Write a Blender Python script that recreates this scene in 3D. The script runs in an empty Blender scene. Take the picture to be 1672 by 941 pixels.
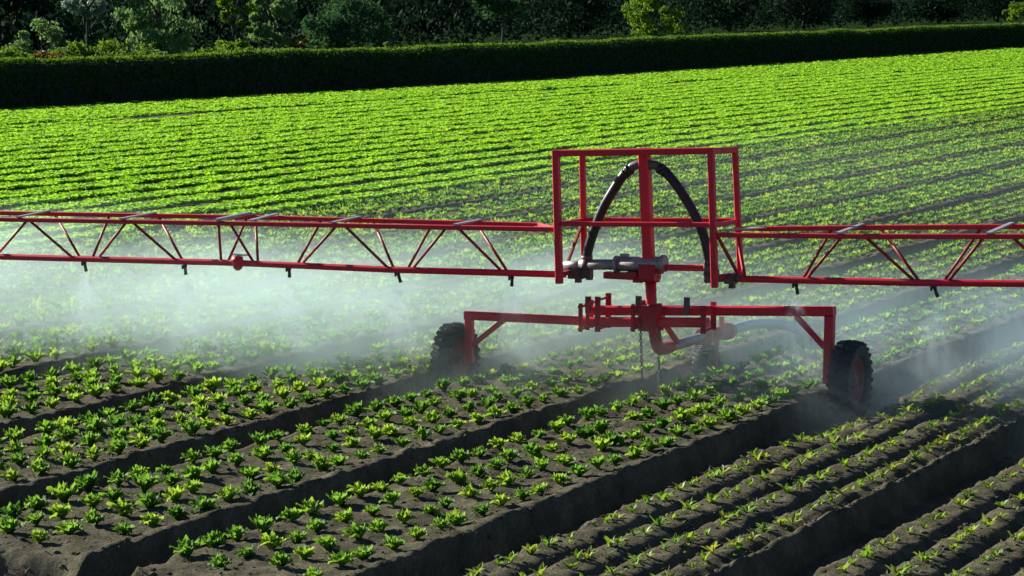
import bpy, math, random
import numpy as np
from mathutils import Vector, Matrix

# World axes: X runs across the beds, Y along the crop rows, Z up.
random.seed(7); rng = np.random.default_rng(11)
S = bpy.context.scene
COL = S.collection
TH = math.radians(26.063); PITCH = math.radians(6.2207); CAMH = 3.55
PI = math.pi

# ------------------------------------------------------------------ helpers
def link(o, parent=None):
    COL.objects.link(o)
    if parent is not None:
        o.parent = parent
        if parent.type == 'EMPTY':
            o.matrix_parent_inverse = Matrix.Translation(-Vector(parent.location))
    return o

def tag(o, label=None, cat=None, group=None, kind=None):
    if label: o['label'] = label
    if cat: o['category'] = cat
    if group: o['group'] = group
    if kind: o['kind'] = kind
    return o

def empty(name, loc, label, cat, group=None):
    o = bpy.data.objects.new(name, None); o.location = loc
    o.empty_display_size = .2
    COL.objects.link(o)
    return tag(o, label, cat, group)

def np_mesh(name, V, F, mats, smooth=False, attr=None, mi=None):
    """V (n,3), F (m,k) arrays -> mesh"""
    me = bpy.data.meshes.new(name)
    V = np.asarray(V, np.float32); F = np.asarray(F, np.int32)
    m, k = F.shape
    me.vertices.add(len(V)); me.vertices.foreach_set('co', V.ravel())
    me.loops.add(m * k); me.loops.foreach_set('vertex_index', F.ravel())
    me.polygons.add(m)
    me.polygons.foreach_set('loop_start', np.arange(0, m * k, k, dtype=np.int32))
    me.polygons.foreach_set('loop_total', np.full(m, k, np.int32))
    me.polygons.foreach_set('use_smooth', np.full(m, smooth))
    for x in mats: me.materials.append(x)
    if mi is not None: me.polygons.foreach_set('material_index', np.asarray(mi, np.int32))
    me.update(calc_edges=True)
    if attr is not None:
        a = me.attributes.new('rnd', 'FLOAT', 'POINT'); a.data.foreach_set('value', np.asarray(attr, np.float32))
    return me

class MB:
    def __init__(s): s.v = []; s.f = []; s.sm = []
    def ring(s, pts): 
        i = len(s.v); s.v += [tuple(p) for p in pts]; return list(range(i, i + len(pts)))
    def loft(s, rings, cap=True, smooth=False, closed=False):
        ids = [s.ring(r) for r in rings]
        n = len(ids[0])
        seq = list(zip(ids, ids[1:])) + ([(ids[-1], ids[0])] if closed else [])
        for a, b in seq:
            for k in range(n):
                s.f.append((a[k], a[(k+1) % n], b[(k+1) % n], b[k])); s.sm.append(smooth)
        if cap and not closed:
            s.f.append(tuple(reversed(ids[0]))); s.sm.append(False)
            s.f.append(tuple(ids[-1])); s.sm.append(False)
        return s
    def bar(s, p, q, w, h=None, ch=.14, side=None):
        """square tube with chamfered corners from p to q; w across, h along 'up'"""
        h = h or w
        p = Vector(p); q = Vector(q); d = (q - p).normalized()
        up = Vector((0, 0, 1)) if abs(d.z) < .9 else Vector((0, 1, 0))
        if side is not None: up = Vector(side)
        x = d.cross(up).normalized(); y = x.cross(d).normalized()
        a, b = w/2, h/2; c = ch*min(w, h)
        prof = [(a-c, b), (-a+c, b), (-a, b-c), (-a, -b+c), (-a+c, -b), (a-c, -b), (a, -b+c), (a, b-c)]
        s.loft([[t + x*u + y*v for u, v in prof] for t in (p, q)])
        return s
    def box(s, c, sz, ch=.08):
        c = Vector(c); return s.bar(c - Vector((sz[0]/2, 0, 0)), c + Vector((sz[0]/2, 0, 0)), sz[1], sz[2], ch)
    def tube(s, pts, r, n=12, cap=True):
        pts = [Vector(p) for p in pts]; R = r if isinstance(r, (list, tuple)) else [r]*len(pts)
        rings = []; prev = None
        for i, p in enumerate(pts):
            d = (pts[min(i+1, len(pts)-1)] - pts[max(i-1, 0)]).normalized()
            if prev is None:
                up = Vector((0, 0, 1)) if abs(d.z) < .9 else Vector((0, 1, 0))
                x = d.cross(up).normalized()
            else:
                x = (prev - d*prev.dot(d)).normalized()
            prev = x; y = d.cross(x)
            rings.append([p + (x*math.cos(a) + y*math.sin(a))*R[i] for a in [2*PI*k/n for k in range(n)]])
        s.loft(rings, cap, True); return s
    def lathe_x(s, c, prof, n=40, closed=True):
        """revolve (x, r) profile about the X axis through c"""
        rings = []
        for k in range(n):
            a = 2*PI*k/n
            rings.append([(c[0]+x, c[1]+r*math.cos(a), c[2]+r*math.sin(a)) for x, r in prof])
        s.loft(rings, False, True, closed=True)
        return s
    def build(s, name, mat, parent=None, label=None):
        me = bpy.data.meshes.new(name); me.from_pydata(s.v, [], s.f)
        me.materials.append(mat)
        me.polygons.foreach_set('use_smooth', s.sm)
        me.update()
        o = bpy.data.objects.new(name, me); link(o, parent)
        if label: o['label'] = label
        return o

def spline(pts, n=8):
    pts = [Vector(p) for p in pts]; out = []
    for i in range(len(pts)-1):
        p0 = pts[max(i-1, 0)]; p1 = pts[i]; p2 = pts[i+1]; p3 = pts[min(i+2, len(pts)-1)]
        for k in range(n):
            t = k/n
            out.append(.5*((2*p1) + (p2-p0)*t + (2*p0-5*p1+4*p2-p3)*t*t + (3*p1-p0-3*p2+p3)*t**3))
    out.append(pts[-1]); return out

# numpy value noise ------------------------------------------------------
_L = rng.random((256, 256))
def vnoise(x, y):
    xi = np.floor(x).astype(int); yi = np.floor(y).astype(int)
    fx = x - xi; fy = y - yi
    fx = fx*fx*(3-2*fx); fy = fy*fy*(3-2*fy)
    a = _L[xi % 256, yi % 256]; b = _L[(xi+1) % 256, yi % 256]; c = _L[xi % 256, (yi+1) % 256]; d = _L[(xi+1) % 256, (yi+1) % 256]
    return (a*(1-fx)+b*fx)*(1-fy) + (c*(1-fx)+d*fx)*fy - .5
def fbm(x, y, o=3):
    r = 0; a = 1
    for i in range(o): r = r + a*vnoise(x*2**i + 17.3*i, y*2**i + 5.1*i); a *= .5
    return r
def sstep(a, b, x):
    t = np.clip((x-a)/(b-a), 0, 1); return t*t*(3-2*t)

# ------------------------------------------------------------------ materials
def mat(name):
    m = bpy.data.materials.new(name); m.use_nodes = True
    nt = m.node_tree; nt.nodes.clear()
    out = nt.nodes.new('ShaderNodeOutputMaterial')
    return m, nt, out
def N(nt, t, **kw):
    n = nt.nodes.new('ShaderNode'+t)
    for k, v in kw.items():
        if k.startswith('i_'):
            key = k[2:].replace('_', ' ')
            n.inputs[key].default_value = v
        else: setattr(n, k, v)
    return n
def ramp(nt, fac, stops):
    r = N(nt, 'ValToRGB'); e = r.color_ramp.elements
    while len(e) < len(stops): e.new(.5)
    for x, (p, c) in zip(e, stops): x.position = p; x.color = (*c, 1)
    nt.links.new(fac, r.inputs['Fac']); return r
def mth(nt, op, a, b=None, clamp=False):
    n = N(nt, 'Math', operation=op, use_clamp=clamp)
    for i, x in enumerate((a, b)):
        if x is None: continue
        if isinstance(x, (int, float)): n.inputs[i].default_value = x
        else: nt.links.new(x, n.inputs[i])
    return n.outputs[0]

def leaf_mat(name, cols, trans, tcol, rough=.45, scale=9., spec=.35):
    """two-sided leaf: diffuse/gloss plus translucency, tint varied per plant and over the leaf"""
    m, nt, out = mat(name); L = nt.links.new
    at = N(nt, 'Attribute', attribute_name='rnd'); oi = N(nt, 'ObjectInfo')
    geo = N(nt, 'NewGeometry')
    nz = N(nt, 'TexNoise', i_Scale=scale, i_Detail=3.); L(geo.outputs['Position'], nz.inputs['Vector'])
    s = mth(nt, 'FRACT', mth(nt, 'ADD', at.outputs['Fac'], oi.outputs['Random']))
    f = mth(nt, 'ADD', mth(nt, 'MULTIPLY', s, .6), mth(nt, 'MULTIPLY', nz.outputs['Fac'], .4))
    r = ramp(nt, f, cols)
    p = N(nt, 'BsdfPrincipled', i_Roughness=rough); p.inputs['Specular IOR Level'].default_value = spec
    L(r.outputs['Color'], p.inputs['Base Color'])
    t = N(nt, 'BsdfTranslucent')
    mx = N(nt, 'MixRGB', blend_type='MULTIPLY', i_Fac=1.); L(r.outputs['Color'], mx.inputs['Color1']); mx.inputs['Color2'].default_value = (*tcol, 1)
    L(mx.outputs['Color'], t.inputs['Color'])
    ms = N(nt, 'MixShader', i_Fac=trans); L(p.outputs[0], ms.inputs[1]); L(t.outputs[0], ms.inputs[2])
    L(ms.outputs[0], out.inputs['Surface'])
    return m

M = {}
M['lettuce'] = leaf_mat('lettuce_leaf', [(.2, (.06, .16, .025)), (.5, (.11, .24, .03)), (.8, (.19, .32, .035))], .45, (2.6, 2.2, 1.6), rough=.55, spec=.2)
M['bright'] = leaf_mat('bright_lettuce_leaf', [(.15, (.26, .50, .04)), (.55, (.295, .54, .045)), (.9, (.34, .57, .05))], .38, (1.65, 1.6, 1.), rough=.6, spec=.15)
M['seedling'] = leaf_mat('seedling_leaf', [(.2, (.09, .20, .025)), (.55, (.15, .25, .03)), (.86, (.21, .25, .04)), (.97, (.16, .08, .05))], .45, (2.2, 2., 1.4))
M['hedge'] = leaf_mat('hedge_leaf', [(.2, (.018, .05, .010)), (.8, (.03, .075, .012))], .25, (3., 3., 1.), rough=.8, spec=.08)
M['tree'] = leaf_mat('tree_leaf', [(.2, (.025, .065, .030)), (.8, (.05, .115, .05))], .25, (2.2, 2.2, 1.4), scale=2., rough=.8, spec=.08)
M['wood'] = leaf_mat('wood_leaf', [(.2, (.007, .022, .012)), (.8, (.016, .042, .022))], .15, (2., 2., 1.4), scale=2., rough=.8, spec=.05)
M['willow'] = leaf_mat('willow_leaf', [(.2, (.08, .15, .06)), (.8, (.15, .24, .10))], .4, (1.8, 1.8, 1.2), scale=2., rough=.7, spec=.12)
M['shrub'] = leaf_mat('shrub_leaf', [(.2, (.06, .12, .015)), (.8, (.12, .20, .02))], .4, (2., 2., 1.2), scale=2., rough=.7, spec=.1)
M['bronze'] = leaf_mat('bronze_shrub_leaf', [(.2, (.09, .08, .02)), (.8, (.16, .12, .03))], .4, (1.8, 1.5, 1.), scale=2.)
M['silver'] = leaf_mat('pale_leaf', [(.2, (.10, .17, .12)), (.8, (.20, .28, .20))], .35, (1.5, 1.5, 1.3), scale=2., rough=.3)
M['straw'] = leaf_mat('dry_straw', [(.2, (.11, .085, .045)), (.8, (.24, .19, .10))], .2, (1., 1., 1.))

def soil_mat():
    m, nt, out = mat('soil'); L = nt.links.new
    geo = N(nt, 'NewGeometry')
    a = N(nt, 'TexNoise', i_Scale=3.1, i_Detail=8., i_Roughness=.65); L(geo.outputs['Position'], a.inputs['Vector'])
    b = N(nt, 'TexNoise', i_Scale=38., i_Detail=6., i_Roughness=.7); L(geo.outputs['Position'], b.inputs['Vector'])
    f = mth(nt, 'ADD', mth(nt, 'MULTIPLY', a.outputs['Fac'], .55), mth(nt, 'MULTIPLY', b.outputs['Fac'], .45))
    r = ramp(nt, f, [(.36, (.055, .050, .032)), (.5, (.108, .097, .062)), (.64, (.19, .172, .11))])
    p = N(nt, 'BsdfPrincipled', i_Roughness=.92); p.inputs['Specular IOR Level'].default_value = .06
    L(r.outputs['Color'], p.inputs['Base Color'])
    bp = N(nt, 'Bump', i_Strength=.9, i_Distance=.02)
    h = mth(nt, 'ADD', b.outputs['Fac'], mth(nt, 'MULTIPLY', a.outputs['Fac'], .8)); L(h, bp.inputs['Height'])
    L(bp.outputs[0], p.inputs['Normal']); L(p.outputs[0], out.inputs['Surface'])
    return m
M['soil'] = soil_mat()
def grass_mat():
    m, nt, out = mat('grass_ground'); L = nt.links.new
    geo = N(nt, 'NewGeometry')
    a = N(nt, 'TexNoise', i_Scale=.6, i_Detail=8.); L(geo.outputs['Position'], a.inputs['Vector'])
    r = ramp(nt, a.outputs['Fac'], [(.35, (.02, .05, .012)), (.65, (.05, .10, .02))])
    p = N(nt, 'BsdfPrincipled', i_Roughness=.95); p.inputs['Specular IOR Level'].default_value = .03; L(r.outputs['Color'], p.inputs['Base Color']); L(p.outputs[0], out.inputs['Surface'])
    return m
M['grass'] = grass_mat()

def paint(name, col, rust=.35, rough=.42, metal=0., dirt=(.06, .035, .025), sc=14.):
    m, nt, out = mat(name); L = nt.links.new
    geo = N(nt, 'NewGeometry')
    a = N(nt, 'TexNoise', i_Scale=sc, i_Detail=8., i_Roughness=.7); L(geo.outputs['Position'], a.inputs['Vector'])
    b = N(nt, 'TexNoise', i_Scale=2.3, i_Detail=4.); L(geo.outputs['Position'], b.inputs['Vector'])
    f = mth(nt, 'MULTIPLY', mth(nt, 'SUBTRACT', mth(nt, 'ADD', a.outputs['Fac'], mth(nt, 'MULTIPLY', b.outputs['Fac'], .6)), .80), 4., True)
    mx = N(nt, 'MixRGB'); mx.inputs['Color1'].default_value = (*col, 1); mx.inputs['Color2'].default_value = (*dirt, 1)
    L(mth(nt, 'MULTIPLY', f, rust), mx.inputs['Fac'])
    p = N(nt, 'BsdfPrincipled', i_Metallic=metal); L(mx.outputs[0], p.inputs['Base Color'])
    L(mth(nt, 'ADD', mth(nt, 'MULTIPLY', f, .3), rough), p.inputs['Roughness'])
    bp = N(nt, 'Bump', i_Strength=.15, i_Distance=.004); L(a.outputs['Fac'], bp.inputs['Height']); L(bp.outputs[0], p.inputs['Normal'])
    L(p.outputs[0], out.inputs['Surface']); return m
M['red'] = paint('red_paint', (.74, .012, .034), rust=.40, dirt=(.16, .03, .022))
M['dred'] = paint('weathered_red_paint', (.46, .014, .024), rust=.6)
M['rod'] = paint('dark_red_rod', (.34, .012, .016), rust=.5, rough=.5)
M['galv'] = paint('galvanised_steel', (.36, .33, .33), rust=.7, rough=.45, metal=.45, dirt=(.17, .11, .10))
M['flat'] = paint('bare_flat_steel', (.50, .50, .48), rust=.6, rough=.4, metal=.3, dirt=(.16, .08, .06))
M['fit'] = paint('brown_grey_fitting', (.14, .10, .09), rust=.7, rough=.5, metal=.3)
M['greyfit'] = paint('grey_hose_fitting', (.13, .13, .13), rust=.5, rough=.4, metal=.2)
M['rubber'] = paint('black_rubber', (.016, .017, .018), rust=.9, rough=.65, dirt=(.085, .07, .048), sc=9.)
M['hose'] = paint('black_hose', (.018, .018, .020), rust=.3, rough=.33, dirt=(.05, .05, .05))
M['bluehose'] = paint('pale_blue_hose', (.33, .44, .52), rust=.35, rough=.35, dirt=(.2, .22, .22), sc=6.)
M['rim'] = paint('dirty_red_rim', (.26, .03, .022), rust=.9, rough=.6)
M['chain'] = paint('rusty_chain', (.09, .075, .065), rust=.6, rough=.5, metal=.6)
M['nozzle'] = paint('dark_nozzle', (.03, .03, .035), rust=.3, rough=.4)
M['bark'] = paint('bark', (.07, .055, .04), rust=.8, rough=.9, dirt=(.03, .025, .02))
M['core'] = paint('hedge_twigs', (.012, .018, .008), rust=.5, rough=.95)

# ------------------------------------------------------------------ ground
EDGE0, PITCHB, FW = -8.0, 1.8, .43
PITCH1, FW1 = 1.93, .49                       # the seedling beds are set a little wider
def headland(s):  # x of the row ends
    return np.interp(s, [40, 58.4, 70, 86, 104, 114.5, 123.3, 150, 230], [-44.0, -43.3, -42.7, -42.0, -39.6, -36.4, -34.4, -30., -22.])
def crop_end(s):  # x where the sown strip stops, a few steps short of the hedge
    return np.interp(s, [30, 50, 70, 80, 95, 120, 165, 260], [-49.6, -49.2, -48.8, -47.6, -46.1, -45.9, -45.5, -45.2])

def hedge_x(s): return crop_end(s) - 2.3

def ground_z(c, s):
    crop = c < EDGE0
    P = np.where(crop, PITCHB, PITCH1); FWv = np.where(crop, FW, FW1)
    t = np.mod(c - EDGE0, P)                      # 0..FW furrow, then the bed
    kb = np.floor((c - EDGE0)/P)
    e = .018*fbm(s*1.1 + kb*31, kb*7.7+.5, 3) + .022*vnoise(s*9 + kb*13, kb*3.3)
    # the wheel has pushed the furrow edge back where the left wheel runs
    wl = np.where(np.abs(c+11.5) < .5, sstep(19.5, 21.5, s)*sstep(27, 24, s)*.13, 0)
    tr = t + wl
    rise = np.where(tr < .9, sstep(FWv-.07+e, FWv+.01+e, tr), sstep(P+.015+e*.9, P-.035+e*.9, t + np.where(t > 1.2, wl, 0)))
    z = -.20 + .20*rise
    flake = np.maximum(0, fbm(c*7.5+3, s*6+9, 3))
    lump = .024*fbm(c*4.5, s*4.5, 4) + .032*flake + .022*fbm(c*15, s*15, 2)
    lip = .022*np.exp(-((t-(P-.08))/.06)**2)*rise
    z = z + lump*(.25+.75*rise) + lip
    # seedling beds: drill grooves on the near side of every row
    gr = 0
    for i, g in enumerate((.80, 1.155, 1.51, 1.80)):
        gw = g + .02*vnoise(s*2.1+i*9, kb*5.) + .012*vnoise(s*8+i*5, kb*5.)
        gr = gr + np.exp(-((t-gw)/.05)**2)*(.055 if i < 3 else .045)
    z = np.where(crop, z, z - gr*rise)
    # bed shoulder crushed by the passing right wheel
    z = z - .085*np.exp(-((c+7.46)/.20)**2)*sstep(19.8, 21.0, s)*sstep(24.2, 22.9, s)
    # the beds run out at the near end
    end = 14.05 + .14*vnoise(c*3, c*0) - .22*sstep(-9.7, -9.4, c)
    run = np.where((c > -13) & (c < -8.6), sstep(end-.22, end+.03, s), 1)
    z = np.where(c < -8.6, -.2 + (z+.2)*run + .02*fbm(c*9, s*9, 2)*(1-run), z)
    # full crop of the bright field: shallower tracks; grass beyond
    far = sstep(-22.6, -23.0, c)
    z = z*(1-far) + far*(.05*fbm(c*2, s*2, 2) - .05)
    return z

cs_ = np.concatenate([[-2500, -900, -300, -140, -90], np.arange(-70, -24, .35), np.arange(-24, -13.5, .055), np.arange(-13.5, -3.2, .034), np.arange(-3.2, 4, .12), [8, 20, 60, 200, 800, 2500]])
ss_ = np.concatenate([[-2000, -500, -100, -20, 0, 6, 9], np.arange(12.5, 27, .04), np.arange(27, 48, .10), np.arange(48, 110, .4), np.arange(110, 340, 2.), [400, 600, 1000, 2500]])
Cg, Sg = np.meshgrid(cs_, ss_, indexing='xy')
Zg = ground_z(Cg, Sg)
nS, nC = Cg.shape
idx = np.arange(nS*nC).reshape(nS, nC)
Fg = np.stack([idx[:-1, :-1], idx[:-1, 1:], idx[1:, 1:], idx[1:, :-1]], -1).reshape(-1, 4)
mi = (Cg[:-1, :-1] < headland(Sg[:-1, :-1]) - .2).astype(int).reshape(-1)
gm = np_mesh('ground', np.stack([Cg, Sg, Zg], -1).reshape(-1, 3), Fg, [M['soil'], M['grass']], True, mi=mi)
ground = bpy.data.objects.new('ground', gm); COL.objects.link(ground); tag(ground, kind='structure')

def gz(c, s): return float(ground_z(np.array([float(c)]), np.array([float(s)]))[0])

# ------------------------------------------------------------------ plants
def make_leaf(Ln, W, az, e0, bend, seg=4, ruffle=.25, r0=.0, shape=.75, R=None):
    """one leaf as a 3-wide ribbon that rises at e0 and bends outward"""
    R = R or random
    V = []; p = np.array([r0, 0.]); e = e0
    for i in range(seg+1):
        t = i/seg
        w = W*(math.sin(PI*min(1, (t*.93+.05)**shape)))**.8
        if i == seg: w *= .55
        ro = ruffle*W*(R.random()-.5)
        ro2 = ruffle*W*(R.random()-.5)
        V += [(p[0], -w/2, p[1]+.28*w+ro), (p[0]+ruffle*.1*W, 0, p[1]), (p[0], w/2, p[1]+.28*w+ro2)]
        p = p + Ln/seg*np.array([math.cos(e), math.sin(e)])
        e -= bend/seg
    V = np.array(V); ca, sa = math.cos(az), math.sin(az)
    X = V[:, 0]*ca - V[:, 1]*sa; Y = V[:, 0]*sa + V[:, 1]*ca
    V = np.stack([X, Y, V[:, 2]], 1)
    F = []
    for i in range(seg):
        for k in (0, 1): F.append((3*i+k, 3*i+k+1, 3*i+k+4, 3*i+k+3))
    return V, np.array(F)

def merge(parts):
    Vs, Fs, o = [], [], 0
    for V, F in parts: Vs.append(V); Fs.append(F+o); o += len(V)
    return np.concatenate(Vs), np.concatenate(Fs)

def young_lettuce(seg=4, n=13, R=random):
    P = []
    for i in range(n):
        f = i/(n-1)                                # 0 outer, 1 heart
        P.append(make_leaf(.086-.014*f+R.uniform(-.014, .014), .050-.014*f+R.uniform(-.010, .01), i*2.4+R.uniform(-.35, .35),
                           math.radians(44+42*f+R.uniform(-12, 12)), math.radians(58-70*f+R.uniform(-40, 30)), seg, .6, .008, R=R))
    return merge(P)
def big_lettuce(seg=3, n=12, R=random):
    P = []
    for i in range(n):
        f = i/(n-1)
        P.append(make_leaf(.19-.05*f+R.uniform(-.015, .015), .13-.035*f, i*2.4+R.uniform(-.3, .3),
                           math.radians(35+40*f+R.uniform(-8, 10)), math.radians(65-40*f+R.uniform(-20, 20)), seg, .35, .01, R=R))
    V, F = merge(P); V = V.copy(); h = .17; V[:, 2] = h*np.tanh(V[:, 2]/h)   # heads close into an even canopy
    return V, F
def seedling(R=random):
    P = []; n = R.randint(5, 8)
    for i in range(n):
        P.append(make_leaf(R.uniform(.045, .085), R.uniform(.018, .032), i*2.4+R.uniform(-.5, .5), math.radians(R.uniform(35, 75)), math.radians(R.uniform(10, 80)), 4, .3, .004, R=R))
    return merge(P)

def scatter(variants, pts, rot, scl, var, tilt=.0):
    """copies of variant meshes merged into one vertex/face pair"""
    VV, FF, AA, o = [], [], [], 0
    for vi, (V, F) in enumerate(variants):
        sel = np.where(var == vi)[0]
        if not len(sel): continue
        p = pts[sel]; a = rot[sel]; s = scl[sel]
        ca, sa = np.cos(a)[:, None], np.sin(a)[:, None]
        X = (V[None, :, 0]*ca - V[None, :, 1]*sa)*s[:, None] + p[:, 0:1]
        Y = (V[None, :, 0]*sa + V[None, :, 1]*ca)*s[:, None] + p[:, 1:2]
        Z = V[None, :, 2]*s[:, None] + p[:, 2:3]
        vv = np.stack([X, Y, Z], -1).reshape(-1, 3)
        ff = (F[None] + (np.arange(len(sel))*len(V))[:, None, None]).reshape(-1, F.shape[1]) + o
        VV.append(vv); FF.append(ff); AA.append(np.repeat(rng.random(len(sel)), len(V))); o += len(vv)
    return np.concatenate(VV), np.concatenate(FF), np.concatenate(AA)

FPX = 4500/1672
def project(p):
    """-> image u (0..1), v (0..1 of height), depth for points (n,3)"""
    f = np.array([-math.sin(TH)*math.cos(PITCH), math.cos(TH)*math.cos(PITCH), -math.sin(PITCH)])
    r = np.array([math.cos(TH), math.sin(TH), 0]); u = np.cross(r, f)
    q = p - np.array([0, 0, CAMH]); d = q@f
    return .5 + (q@r)/d*FPX, .5 - (q@u)/d*FPX*16/9, d

# --- young lettuce on the raised beds between the furrows
pos, meta = [], []
for k in range(8):
    left = EDGE0 - PITCHB*k - (PITCHB-FW)
    s_hi = 48 + 11*k
    s_lo = 13.9 if k < 3 else 14
    for row in range(4):
        x0 = left + .07 + row*.345
        n = int((s_hi - s_lo)/.32)
        for i in range(n):
            s = s_lo + .12 + (i + .5*(row % 2))*.32 + random.gauss(0, .022)
            if random.random() < .02: continue
            x = x0 + random.gauss(0, .014)
            if k < 3 and s < 14.35 - (.25 if k == 0 else 0): continue
            pos.append((x, s, 0)); meta.append((k, row))
pos = np.array(pos); meta = np.array(meta)
pos[:, 2] = ground_z(pos[:, 0], pos[:, 1]) - .004
U, Vv, D = project(pos)
vis = (U > -.25) & (U < 1.35) & (Vv < 1.15)
pos, meta, U, Vv, D = pos[vis], meta[vis], U[vis], Vv[vis], D[vis]
# keep the wheels and their tracks clear
def clear(p):
    return (np.abs(p[:, 0]+11.66) < .17) & (np.abs(p[:, 1]-22.7) < .5)
ok = ~clear(pos); pos, meta, U, Vv, D = pos[ok], meta[ok], U[ok], Vv[ok], D[ok]
inf = (U > -.01) & (U < 1.01) & (Vv < 1.01) & (Vv > 0)
order = np.argsort(np.where(inf, D, D+1000))
near, rest = order[:300], order[300:]
R1 = random.Random(3)
yv = [young_lettuce(5, 27, R1) for _ in range(9)]
ym = [np_mesh('lettuce_plant', V, F, [M['lettuce']], True) for V, F in yv]
BEDS = ['bed between cart\'s small and right wheels', 'bed between cart\'s left and small wheels',
        'first bed left of cart\'s left wheel', 'second bed left of cart\'s left wheel', 'third bed left of cart\'s left wheel',
        'fourth bed left of cart\'s left wheel', 'fifth bed left of cart\'s left wheel', 'last bed before bright green rows']
ROWS = ['far-edge row', 'second-farthest row', 'second-nearest row', 'near-edge row']
szf = lambda x, s, k: (1.02 + .05*min(k, 3) + .22*fbm(np.array([x*.7]), np.array([s*.5]), 2)[0])
for j in near:
    k, row = meta[j]
    o = bpy.data.objects.new('lettuce_plant', R1.choice(ym)); COL.objects.link(o)
    o.location = pos[j]; o.rotation_euler = (R1.gauss(0, .08), R1.gauss(0, .08), R1.uniform(0, 6.28))
    q = szf(pos[j, 0], pos[j, 1], k)*R1.choice([.9, .98, 1.05, 1.1, 1.16, 1.22]); o.scale = (q, q, q*R1.uniform(.95, 1.25))
    tag(o, 'young bushy lettuce in %s, %s' % (ROWS[row], BEDS[k]), 'lettuce', 'young lettuce plants in rows on the raised beds')
yl = [young_lettuce(3, 15, R1) for _ in range(6)]
sc_ = np.array([szf(pos[j, 0], pos[j, 1], meta[j, 0]) for j in rest])*rng.uniform(.85, 1.15, len(rest))*np.where(meta[rest, 0] > 2, 1.30, 1.15)
V, F, A = scatter(yl, pos[rest], rng.uniform(0, 6.28, len(rest)), sc_, rng.integers(0, 6, len(rest)))
o = bpy.data.objects.new('distant_lettuce_rows', np_mesh('distant_lettuce_rows', V, F, [M['lettuce']], True, A)); COL.objects.link(o)
tag(o, 'muted green young lettuce rows beyond the sprayer, running off to the right', 'lettuce', kind='stuff')

# --- seedlings on the ridged beds at the lower right
sp = []
for k in range(3):
    left = EDGE0 + FW1 + PITCH1*k
    for row in range(4):
        for i in range(int(20/.18)):
            s = 13.5 + i*.18 + random.gauss(0, .06)
            if random.random() < .1: continue
            sp.append((left+.12+row*.355+random.gauss(0, .02), s, 0, k, row))
sp = np.array(sp); smeta = sp[:, 3:].astype(int); sp = sp[:, :3].copy()
sp[:, 2] = ground_z(sp[:, 0], sp[:, 1]) - .004
U, Vv, D = project(sp); vis = (U > -.1) & (U < 1.12) & (Vv < 1.12); sp, smeta, U, Vv, D = sp[vis], smeta[vis], U[vis], Vv[vis], D[vis]
ok = ~((np.abs(sp[:, 0]+7.83) < .2) & (np.abs(sp[:, 1]-22.7) < .5)); sp, smeta, U, Vv, D = sp[ok], smeta[ok], U[ok], Vv[ok], D[ok]
inf = (U > -.01) & (U < 1.01) & (Vv < 1.01) & (Vv > 0)
order = np.argsort(np.where(inf, D, D+1000)); near, rest = order[:300], order[300:]
sv = [seedling(R1) for _ in range(9)]
smesh = [np_mesh('crop_seedling', V, F, [M['seedling']], True) for V, F in sv]
SB = ['ridged bed beside cart\'s right wheel', 'ridged bed at lower right corner', 'ridged bed past lower right corner']
for j in near:
    k, row = smeta[j]
    o = bpy.data.objects.new('crop_seedling', R1.choice(smesh)); COL.objects.link(o)
    o.location = sp[j]; o.rotation_euler = (R1.gauss(0, .12), R1.gauss(0, .12), R1.uniform(0, 6.28)); q = R1.uniform(.7, 1.25); o.scale = (q, q, q)
    tag(o, 'small spindly yellow-green seedling in %s, %s' % (ROWS[row], SB[k]), 'seedling', 'seedlings in rows on the ridged beds')
if len(rest):
    V, F, A = scatter(sv, sp[rest], rng.uniform(0, 6.28, len(rest)), rng.uniform(.7, 1.2, len(rest)), rng.integers(0, 9, len(rest)))
    o = bpy.data.objects.new('distant_seedling_rows', np_mesh('distant_seedling_rows', V, F, [M['seedling']], True, A)); COL.objects.link(o)
    tag(o, 'farther small seedlings in rows on the ridged beds', 'seedlings', kind='stuff')

# --- the bright full-grown field
bp = []
for k in range(20):
    right = -22.42 - 1.17*k
    for col in range(3):
        x = right - .27 - col*.185
        s = np.arange(26, 175, .20) + .10*(col % 2)
        s = s + rng.normal(0, .03, len(s)); xx = x + rng.normal(0, .025, len(s))
        keep = (xx > headland(s) + .5) & (rng.random(len(s)) > .006)
        bp.append(np.stack([xx[keep], s[keep], 0*s[keep]], 1))
bp = np.concatenate(bp)
# the headland strip is sown right up to the hedge
s = rng.uniform(48, 210, 22000); f = rng.random(22000)
hx = headland(s) - .35; x = hx + (crop_end(s) + .3 - hx)*f
hl = np.stack([x, s, 0*s], 1)
allp = np.concatenate([bp, hl]); isbp = np.arange(len(allp)) < len(bp)
U, Vv, D = project(allp); vis = (U > -.1) & (U < 1.1)
allp, isbp, D = allp[vis], isbp[vis], D[vis]
allp[:, 2] = ground_z(allp[:, 0], allp[:, 1]) - .02
R2 = random.Random(5)
bv = [big_lettuce(3, 11, R2) for _ in range(5)] + [big_lettuce(2, 8, R2) for _ in range(5)]
var = np.where(D < 62, rng.integers(0, 5, len(D)), rng.integers(5, 10, len(D)))
scl = rng.uniform(.92, 1.04, len(D))*np.where(isbp, 1., rng.uniform(.6, 1.2, len(D)))
for nm, sel, lb in (('bright_lettuce_rows', isbp, 'bright yellow-green full-grown lettuce in dense rows beyond the young beds'),
                    ('headland_crop', ~isbp, 'bright green sown strip between the row ends and the dark hedge')):
    V, F, A = scatter(bv, allp[sel], rng.uniform(0, 6.28, sel.sum()), scl[sel], var[sel])
    o = bpy.data.objects.new(nm, np_mesh(nm, V, F, [M['bright']], True, A)); COL.objects.link(o); tag(o, lb, 'lettuce' if sel is isbp else 'crop', kind='stuff')

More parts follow.
